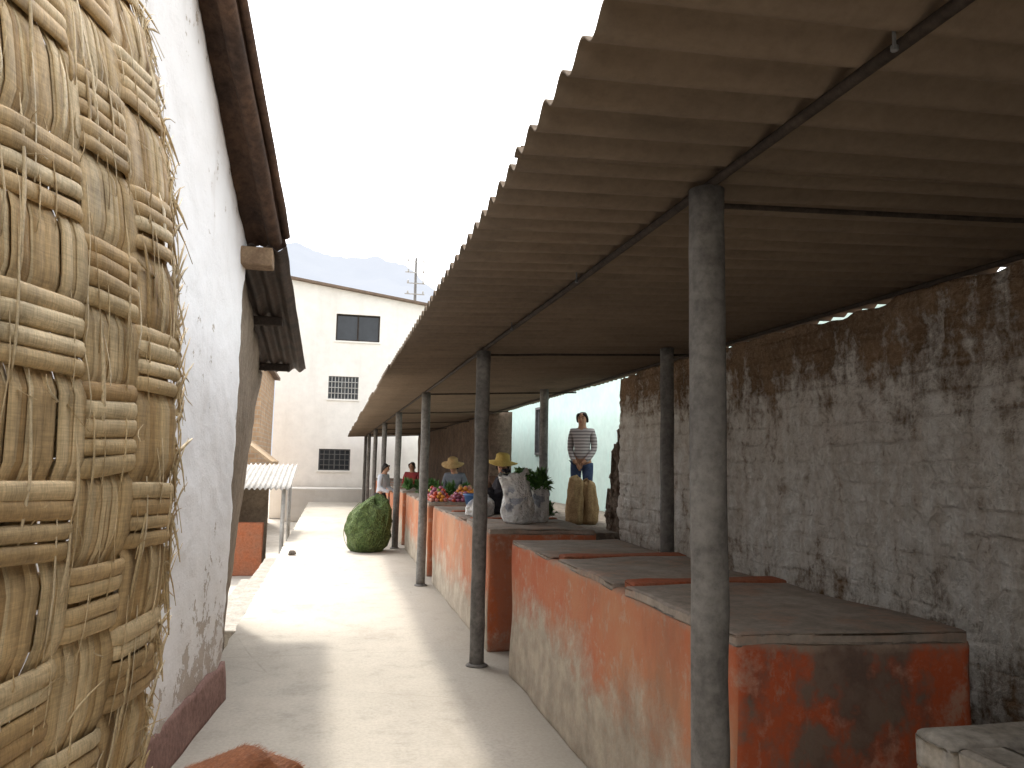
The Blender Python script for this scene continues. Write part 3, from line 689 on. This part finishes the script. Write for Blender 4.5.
# ------------------------------------------------------------------ people
def hat(par,mt,zc,r=.20,cr=.095,hh=.11):
    m=MB(); m.lathe([(.0,-.005),(r,-.03),(r+.004,-.022),(cr+.01,.008),(cr,.03),(cr*.93,hh*.8),(cr*.6,hh),(.01,hh*.96)],28,fn=lambda p:p+V((0,0,.014*math.cos(2*math.atan2(p.y,p.x))*(1 if p.to_2d().length>cr*1.2 else 0))))
    o=m.build('hat',mt,par,True); o.location=(0,.0,zc); o.rotation_euler=(R(-6),R(5),0); return o
def person(label,loc,rz,h,top,bottom,pose='down',skirt=False,hatm=None,fingers=True,bun=False,bend=0.0):
    k=h/1.6
    t=thing('person',label,'person',loc,rz); t.scale=(k,k,k)
    def bd(p):
        p=V(p)
        if not bend or p.z<.9: return tuple(p)
        q=p-V((0,0,.9)); c,s=math.cos(bend),math.sin(bend)
        return (p.x,q.y*c-q.z*s,.9+q.z*c+q.y*s)
    def bc(cps):
        return [([(bd(v[0]),v[1]) for v in pts],es,r) for pts,es,r in cps]
    if pose=='clasp':
        arm=lambda s:[((s*.145,.005,1.30),.044),((s*.172,.02,1.17),.039),((s*.178,.015,1.04),.035),((s*.125,-.085,.92),.030),((s*.06,-.145,.855),.024)]
        palm=lambda s:(V((s*.035,-.158,.83)),V((-s*.5,-.1,-.8)).normalized(),V((0,-.35,.9)),V((0,.9,-.3)))
    elif pose=='reach':
        arm=lambda s:[((s*.155,.005,1.31),.048),((s*.20,-.02,1.17),.043),((s*.21,-.04,1.07),.038),((s*.17,-.20,1.02),.032),((s*.13,-.30,1.03),.024)]
        palm=lambda s:(V((s*.12,-.335,1.03)),V((-s*.2,-1,-.1)).normalized(),V((1,0,0)),V((0,0,-1)))
    else:
        arm=lambda s:[((s*.155,.005,1.31),.048),((s*.19,.015,1.18),.043),((s*.205,.02,1.05),.038),((s*.205,-.01,.92),.031),((s*.205,-.04,.81),.024)]
        palm=lambda s:(V((s*.205,-.05,.765)),V((0,-.15,-1)).normalized(),V((0,1,0)),V((-s,0,0)))
    tor=[((0,0,.90),(.125,.10)),((0,-.005,1.02),(.105,.085)),((0,0,1.16),(.125,.095)),((0,.01,1.29),(.10,.075)),((0,.01,1.365),(.047,.047)),((0,-.005,1.415),(.054,.058)),((0,-.008,1.475),(.073,.083)),((0,.0,1.535),(.066,.078)),((0,.004,1.572),(.035,.04))]
    vs=list(tor); es=[(i,i+1) for i in range(8)]
    for s in (-1,1):
        a=arm(s); b0=len(vs); vs+=a; es+=[(3,b0)]+[(b0+i,b0+i+1) for i in range(len(a)-1)]
        p,d,ax_,cu=palm(s); b=len(vs); vs+=[(tuple(p),(.027,.02))]; es+=[(b-1,b)]
        leg=[((s*.085,0,.82),(.083,.083)),((s*.09,-.005,.62),.068),((s*.09,-.01,.45),.052),((s*.09,.01,.28),.05),((s*.09,.02,.09),.034),((s*.095,-.04,.035),.035),((s*.10,-.12,.028),.03)]
        b0=len(vs); vs+=leg; es+=[(0,b0)]+[(b0+i,b0+i+1) for i in range(6)]
    comps=[(vs,es,0)]
    comps.append(chain([((0,-.075,1.492),.008),((0,-.09,1.472),.011),((0,-.094,1.458),.013)]))
    for s in (-1,1): comps.append(chain([((s*.072,.005,1.485),.012),((s*.078,.01,1.455),.009)]))
    if fingers:
        for s in (-1,1):
            p,d,ax_,cu=palm(s); ax_=ax_.normalized(); cu=cu.normalized()
            for i,L in enumerate((.9,1.0,.95,.75)):
                b=p+d*.02+ax_*((i-1.5)*.0165); q=b+d*.035*L+cu*.004; r=q+d*.022*L+cu*.012; e=r+d*.01*L+cu*.014
                comps.append(chain([(tuple(b),.009),(tuple(q),.0085),(tuple(r),.008),(tuple(e),.0065)]))
            b=p-ax_*.02-d*.01; q=b+d*.02-ax_*.02+cu*.006; r=q+d*.022-ax_*.006+cu*.006
            comps.append(chain([(tuple(b),.0105),(tuple(q),.0095),(tuple(r),.0075)]))
    mkobj('body',skinmesh(bc(comps),2),'skin',t,True)
    g=.014
    vs=[((0,0,.86),(.142,.118)),((0,-.005,1.0),(.122,.104)),((0,0,1.16),(.135,.112)),((0,.01,1.29),(.108,.088)),((0,.01,1.345),(.062,.06))]; es=[(i,i+1) for i in range(4)]
    for s in (-1,1):
        a=[(c,r+g) for c,r in arm(s)[:-1]]; c4=V(arm(s)[-1][0]).lerp(V(arm(s)[-2][0]),.25); a.append((tuple(c4),.034)); b0=len(vs); vs+=a; es+=[(3,b0)]+[(b0+i,b0+i+1) for i in range(len(a)-1)]
    mkobj('shirt',skinmesh(bc([(vs,es,0)]),2),top,t,True)
    if skirt:
        m=MB(); m.lathe([(.13,.93),(.165,.84),(.20,.6),(.235,.36),(.23,.355),(.1,.4)],40,fn=lambda p:V((p.x*(1+.05*math.sin(9*math.atan2(p.y,p.x))*(1-p.z)),p.y*.85*(1+.05*math.sin(9*math.atan2(p.y,p.x))*(1-p.z)),p.z))); m.build('skirt',bottom,t,True)
    else:
        vs=[((0,0,.90),(.135,.112))]; es=[]
        for s in (-1,1):
            leg=[((s*.085,0,.80),(.096,.098)),((s*.09,-.005,.62),.080),((s*.09,-.01,.45),.064),((s*.09,.01,.28),.06),((s*.09,.015,.10),.052)]
            b0=len(vs); vs+=leg; es+=[(0,b0)]+[(b0+i,b0+i+1) for i in range(4)]
        mkobj('trousers',skinmesh([(vs,es,0)],2),bottom,t,True)
    def mv(m):
        m.v=[bd(v) for v in m.v]; return m
    for s in (-1,1):
        mkobj('shoe',skinmesh([chain([((s*.09,.035,.045),.042),((s*.095,-.04,.04),.043),((s*.10,-.125,.032),.036)])],2),'shoe',t,True)
        m=MB(); m.lathe([(.002,-.008),(.009,-.004),(.010,0),(.009,.004),(.002,.008)],10,(s*.03,-.082,1.492),fn=lambda p:V((p.x,p.z*.5,p.y*.6))); mv(m).build('eye','eye',t,True)
        m=MB(); m.tube([(s*.016,-.087,1.512),(s*.032,-.086,1.517),(s*.047,-.075,1.511)],.004,n=6); mv(m).build('eyebrow','hair',t,True)
    m=MB(); m.tube([(-.022,-.078,1.43),(-.008,-.086,1.434),(.008,-.086,1.434),(.022,-.078,1.43)],[.002,.006,.006,.002],n=8); mv(m).build('mouth','lip',t,True)
    hv=[((0,.012,1.592),(.045,.05)),((0,.022,1.545),(.078,.082)),((0,.04,1.48),(.072,.062)),((0,.052,1.42),(.05,.035)),((0,.06,1.33),(.028,.022))]
    cps=[chain(hv)]
    for s in (-1,1): cps.append(chain([((s*.02,-.06,1.555),.026),((s*.058,-.035,1.54),.026),((s*.074,.0,1.49),.022),((s*.07,.03,1.43),.018)]))
    if bun: cps.append(chain([((0,.10,1.53),.032),((0,.115,1.50),.034)]))
    mkobj('hair',skinmesh(bc(cps),2),'hair',t,True)
    if hatm:
        o=hat(t,hatm,1.555)
        if bend: o.location=bd((0,0,1.555)); o.rotation_euler=(bend+R(-6),R(5),0)
    return t
person('woman in striped grey and white top and jeans standing with clasped hands on the terrace',(3.24,9.85,.80),R(-32),1.47,'stripe','jeans','clasp')
person('woman in a yellow straw hat behind the white printed sacks',(2.28,10.33,0),R(-20),1.64,'brown','darkcloth','reach',True,'yellowstraw',bend=.22)
person('woman in a brown straw hat and grey cardigan bending behind the fruit counter',(2.28,14.30,0),R(-30),1.64,'greyblue','darkcloth','reach',True,'straw',bend=.42)
person('person in a white blouse standing by the path behind the green bundle',(1.0,16.6,0),R(60),1.52,'white','darkcloth','reach',True,bend=.2)
person('person in a red sweater standing in the gap beyond the leafy counter',(1.85,18.25,0),R(-30),1.55,'red','jeans','reach',bend=.15)

# ------------------------------------------------------------------ sacks, bundles, produce
def sack(name,label,cat,loc,rx,ry,h,mt,seed,tie=True,open_=False,rz=0,group=None,amp=1.0,slump=(0,0),full=False,round_=False):
    t=thing(name,label,cat,loc,rz,group); m=MB()
    if open_: pr=[(.0,.0),(.8,.0),(1.0,.04),(1.07,.22),(1.0,.5),(.90,.8),(.98,1.0),(.92,.99),(.80,.84),(.3,.8),(.01,.8)]
    elif round_: pr=[(.0,.0),(.68,.0),(.92,.10),(1.06,.32),(1.03,.52),(.88,.74),(.64,.90),(.34,.98),(.01,1.0)]
    elif full: pr=[(.0,.0),(.8,.0),(1.04,.06),(1.08,.3),(1.0,.6),(.97,.82),(.84,.93),(.55,.97),(.01,1.0)]
    else: pr=[(.0,.0),(.75,.0),(.95,.07),(1.03,.3),(1.0,.55),(.85,.75),(.55,.88),(.22,.94),(.2,.96),(.32,1.0),(.2,1.03),(.01,1.03)]
    pp=[]
    for (a,b),(c,d) in zip(pr,pr[1:]):
        for q in range(5): pp.append((a+(c-a)*q/5,b+(d-b)*q/5))
    pp.append(pr[-1])
    def fn(p):
        an=math.atan2(p.y,p.x); q=1+amp*(.13*nz(math.cos(an)*1.6+seed,math.sin(an)*1.6,p.z*2.2)+.035*math.sin(7*an+seed+3*p.z)*(p.z>.6)+.06*nz(math.cos(an)*4+seed,math.sin(an)*4,p.z*6)+.03*nz(math.cos(an)*9+seed,math.sin(an)*9,p.z*13))
        sl=p.z*p.z
        return V((p.x*rx*q+slump[0]*sl,p.y*ry*q+slump[1]*sl,p.z*h*(1+(.10*amp*nz(math.cos(an)*1.5,math.sin(an)*1.5,seed) if p.z>.4 else 0))))
    m.lathe(pp,48,fn=fn); m.build('bag',mt,t,True)
    if tie and not open_ and not full and not round_:
        m=MB(); m.tube([(.24*rx*math.cos(a*.5)+slump[0]*.88,.24*ry*math.sin(a*.5)+slump[1]*.88,.945*h) for a in range(14)],.008,n=6); m.build('tie_cord','rope',t,True)
    return t
sack('jute_sack','left slumped tan jute sack in front of the woman on the terrace','sack',(3.01,9.44,.80),.105,.10,.60,'sacktan',1,full=True,amp=1.6,slump=(.03,0))
sack('jute_sack','right slumped tan jute sack in front of the woman on the terrace','sack',(3.215,9.44,.80),.105,.10,.55,'sacktan',5,full=True,amp=1.6,slump=(-.03,0))
gs=sack('net_bundle','big bulging green net bundle sitting on the path','bundle',(.64,13.7,0),.38,.37,.90,'net',9,True,False,0,None,1.35,(.10,.0),round_=True)
m=MB()
for k in range(6):
    a0=k*math.pi*2/6+rnd(-.3,.3); tw=rnd(-1.0,1.0)
    rr=[(.05,.84),(.2,1.02),(.35,1.10),(.5,1.08),(.65,.99),(.8,.84),(.92,.62)]
    m.tube([(.39*q*math.cos(a0+z*tw)+.10*z*z,.38*q*math.sin(a0+z*tw),z*.90+.01) for z,q in rr],.005,n=5)
m.build('net_cord','netcord',gs,True)
sack('printed_sack','taller open white printed sack of herbs on the second counter','sack',(1.69,7.0,1.0),.145,.12,.45,'sackwhite',3,False,True,R(20),None,1.9,(-.04,0))
sack('printed_sack','shorter white printed sack leaning against the taller one','sack',(1.93,7.2,1.0),.11,.10,.34,'sackwhite',23,False,True,R(60),None,1.8,(.03,0))
sack('printed_sack','smaller knotted white sack lying left of the open printed sacks','sack',(1.50,7.9,1.0),.14,.12,.22,'sackwhite',13,True,False,0,None,1.6,(.05,0))
sack('plastic_bundle','dark blue plastic bundle on the second counter right of the white sacks','bundle',(2.08,8.0,1.0),.15,.15,.42,'bluebag',6,True,False,0,None,2.0,(.05,0),full=True)
sack('plastic_bundle','black cloth bundle slumped behind the blue plastic bundle','bundle',(2.05,8.9,1.0),.19,.17,.46,'darkcloth',16,True,False,0,None,2.0,(-.06,0))
sack('plastic_bundle','low black cloth bundle lying between the white sacks','bundle',(1.70,8.4,1.0),.17,.15,.26,'darkcloth',26,True,False,0,None,2.0,(.04,0),full=True)
t=thing('plastic_tub','round blue plastic tub on the second counter near its far end','tub',(1.8,9.5,.985)); m=MB()
m.lathe([(.0,0),(.16,0),(.2,.16),(.215,.165),(.215,.18),(.19,.175),(.155,.02),(.0,.02)],28); m.build('tub','bluetub',t,True)

def leafbunch(name,label,cat,loc,rad,n,h,group=None):
    m=MB()
    for i in range(n):
        a=rnd(0,6.28); el=rnd(.15,1.5); d=V((math.cos(a)*math.cos(el),math.sin(a)*math.cos(el),math.sin(el)))
        L=rnd(.5,1.0); p=V((rnd(-.2,.2)*rad,rnd(-.2,.2)*rad,.02)); e=p+V((d.x*rad*L,d.y*rad*L,d.z*h*L)); w=rnd(.010,.024)
        sd=d.cross(V((rnd(-.5,.5),rnd(-.5,.5),1))).normalized()*w
        mid=p.lerp(e,.65)+V((0,0,.02)); 
        m.add([p,mid-sd,mid+sd,e+V((0,0,-.02)),mid+V((0,0,.012))],[(0,1,4),(0,4,2),(1,3,4),(4,3,2)])
    o=m.build(name,'leaf',None,False,loc); return tag(o,label,cat,group)
leafbunch('herb_bunch','feathery green herb bunch sprouting from the taller white printed sack','herbs',(1.72,7.0,1.35),.18,220,.18)
leafbunch('herb_bunch','green herb bunch sprouting from the shorter white printed sack','herbs',(1.95,7.2,1.25),.18,190,.30)
leafbunch('herb_bunch','green herb bunch lying right of the white printed sacks','herbs',(2.09,7.5,1.0),.15,120,.22)
for k in range(9):
    leafbunch('leafy_vegetable','green leafy vegetable bunch heaped on the fourth counter','vegetable',(1.45+.22*(k%3)+rnd(-.04,.04),14.85+.3*(k//3),.99),.17,90,.28,'leafy bunches on the fourth counter')
for k in range(4):
    leafbunch('leafy_vegetable','green leafy vegetable bunch in the row behind the mixed heaps of the third counter','vegetable',(1.42+.22*k,12.2+rnd(-.1,.1),.99),.17,90,.30,'leafy bunches on the third counter')
def fruit(name,mt,r,sq):
    m=MB(); pr=[(.001,-.92),(.35,-.95),(.7,-.72),(.95,-.3),(1,.1),(.88,.5),(.6,.8),(.3,.93),(.12,.9),(.03,.82)]
    m.lathe([(a*r,b*r*sq) for a,b in pr],12); return [m.build(name,mt,None,True),True]
KIND={}
def kind(name,mt,sq,lab,cat):
    KIND[name]=[fruit(name,mt,.032,sq),lab,cat]
kind('tomato','tomato',.85,'red tomato in the mixed heap on the third counter','tomato')
kind('purple_onion','onion',.9,'purple onion in the mixed heap on the third counter','onion')
kind('lime','lime',1.05,'green lime in the mixed heap on the third counter','lime')
kind('orange_fruit','orangefruit',.97,'orange fruit in the mixed heap on the third counter','orange')
kind('pink_apple','apple',.95,'pink apple in the mixed heap on the third counter','apple')
kind('potato','potato',1.25,'brown potato in the mixed heap on the third counter','potato')
def put(k,p,r):
    (f,lab,cat)=KIND[k]
    if f[1]: o=f[0]; f[1]=False
    else: o=f[0].copy(); C.objects.link(o)
    q=rnd(.82,1.12)*r/.032; o.location=p; o.scale=(q,q,q); o.rotation_euler=(rnd(-.6,.6),rnd(-.6,.6),rnd(0,6)); tag(o,lab,cat,k.replace('_',' ')+' pieces in the mixed heaps of the third counter')
def pile(mixk,x0,x1,y0,y1,z0,r,rows_):
    z=z0+r*.88; a=[x0,x1,y0,y1]
    for lv in range(rows_):
        nx=int((a[1]-a[0])/(2*r)); ny=int((a[3]-a[2])/(2*r))
        for i in range(nx):
            for j in range(ny):
                if lv and random.random()<.15: continue
                put(random.choice(mixk),(a[0]+r+2*r*i+rnd(-.3,.3)*r,a[2]+r+2*r*j+rnd(-.3,.3)*r,z+rnd(-.15,.15)*r),r)
        a=[a[0]+r*.9,a[1]-r*.9,a[2]+r*.9,a[3]-r*.9]; z+=r*1.4
Z=.995
T,O,Li,Or,Ap,Po='tomato','purple_onion','lime','orange_fruit','pink_apple','potato'
pile([T,T,T,Or,Ap],1.33,1.62,10.7,11.05,Z,.031,3)
pile([O,O,O,Ap,T],1.63,1.95,10.7,11.05,Z,.032,3)
pile([Li,Li,Po,Or],1.96,2.23,10.7,11.0,Z,.030,3)
pile([Ap,T,T,O],1.33,1.7,11.1,11.4,Z,.033,4)
pile([Or,Or,Or,Ap],1.71,2.22,11.1,11.4,Z,.034,4)
pile([T,O,Li,Ap],1.34,1.75,11.55,11.85,Z,.034,5)
pile([Po,Po,Or,O],1.78,2.2,11.55,11.85,Z,.035,5)

# ------------------------------------------------------------------ dog
dog=thing('brown_dog','reddish brown dog with head lowered on the path by the white house','dog',(-.385,2.64,0),R(228)); dog.scale=(1.06,1.06,1.065)
vs=[((-.30,0,.455),(.085,.09)),((-.12,0,.47),(.105,.10)),((.08,0,.455),(.125,.11)),((.22,0,.45),(.10,.10)),((.34,0,.36),(.07,.075)),((.42,0,.28),(.07,.07)),((.50,0,.20),(.042,.04)),((.56,0,.155),(.028,.028)),
 ((-.40,0,.43),.03),((-.50,0,.35),.022),((-.55,0,.25),.014)]
es=[(0,1),(1,2),(2,3),(3,4),(4,5),(5,6),(6,7),(0,8),(8,9),(9,10)]
for s in (-1,1):
    b=len(vs); vs+=[((.17,s*.085,.34),.052),((.16,s*.085,.19),.032),((.165,s*.085,.06),.024),((.20,s*.085,.025),.027)]; es+=[(2,b),(b,b+1),(b+1,b+2),(b+2,b+3)]
    b=len(vs); vs+=[((-.27,s*.085,.36),.075),((-.19,s*.09,.25),.046),((-.33,s*.09,.15),.026),((-.31,s*.09,.05),.022),((-.27,s*.09,.024),.026)]; es+=[(0,b),(b,b+1),(b+1,b+2),(b+2,b+3),(b+3,b+4)]
dm=skinmesh([(vs,es,1)],2); mkobj('body',dm,'dog',dog,True)
for s in (-1,1):
    m=MB(); m.tube([(.39,s*.05,.34),(.40,s*.085,.31),(.42,s*.10,.25)],[.03,.028,.008],[.012,.01,.005],up=(0,1,0),n=8); m.build('ear','dog',dog,True)
    m=MB(); m.lathe([(.001,-.009),(.008,-.004),(.009,0),(.008,.004),(.001,.009)],8); o=m.build('eye','eye',dog,True); o.location=(.48,s*.045,.265)
m=MB(); m.lathe([(.002,-.014),(.014,-.008),(.016,0),(.012,.01),(.002,.013)],10,(.585,0,.15)); m.build('nose','shoe',dog,True)
m=MB(); fs=[p for p in dm.polygons if p.center.z>.3]
wts=[p.area for p in fs]
for p in random.choices(fs,wts,k=9000):
    vv=[dm.vertices[i].co for i in p.vertices]; a,b,c=random.sample(range(len(vv)),3)
    q=rnd(0,1); w=rnd(0,1-q); pt=vv[a]*(1-q-w)+vv[b]*q+vv[c]*w
    d=(p.normal*.35+V((-1,0,-.15))+V((rnd(-.3,.3),rnd(-.3,.3),rnd(-.3,.3)))).normalized()*rnd(.014,.028); sd=d.cross(p.normal).normalized()*.0011
    m.add([pt-sd,pt+sd,pt+d],[(0,1,2)])
m.build('fur','fur',dog)

# ------------------------------------------------------------------ light, world, camera
sd=V((-.135,.5,1.0)).normalized()
w=bpy.data.worlds.new('World'); S.world=w; w.use_nodes=True; nt=w.node_tree; nt.nodes.clear()
o=nt.nodes.new('ShaderNodeOutputWorld'); bg=nt.nodes.new('ShaderNodeBackground'); sky=nt.nodes.new('ShaderNodeTexSky'); sky.sky_type='NISHITA'
sky.sun_disc=False; sky.sun_elevation=math.asin(sd.z); sky.sun_rotation=math.atan2(sd.x,sd.y); sky.dust_density=7; sky.air_density=1.2; sky.altitude=800
hs=nt.nodes.new('ShaderNodeHueSaturation'); hs.inputs['Saturation'].default_value=.10; hs.inputs['Value'].default_value=3.75
nt.links.new(sky.outputs[0],hs.inputs['Color']); nt.links.new(hs.outputs[0],bg.inputs[0]); nt.links.new(bg.outputs[0],o.inputs[0]); bg.inputs[1].default_value=.15
L=bpy.data.lights.new('sun','SUN'); L.energy=2.6; L.angle=R(3.5); L.color=(1,.94,.84); lo=bpy.data.objects.new('sun',L); C.objects.link(lo)
lo.rotation_euler=(-sd).to_track_quat('-Z','Y').to_euler(); lo.location=(0,0,20)
cam=bpy.data.cameras.new('camera'); cam.sensor_width=36; cam.lens=769/1024*36; cam.clip_start=.02; cam.clip_end=8000
co=bpy.data.objects.new('camera',cam); C.objects.link(co); co.location=(0,0,1.55)
th=R(12.93); p=R(5.9)
f=V((math.sin(th)*math.cos(p),math.cos(th)*math.cos(p),math.sin(p)))
co.rotation_mode='QUATERNION'; co.rotation_quaternion=f.to_track_quat('-Z','Y')@Quaternion((0,0,1),R(1.1))
S.camera=co
S.view_settings.view_transform='Standard'; S.view_settings.look='None'; S.view_settings.exposure=0
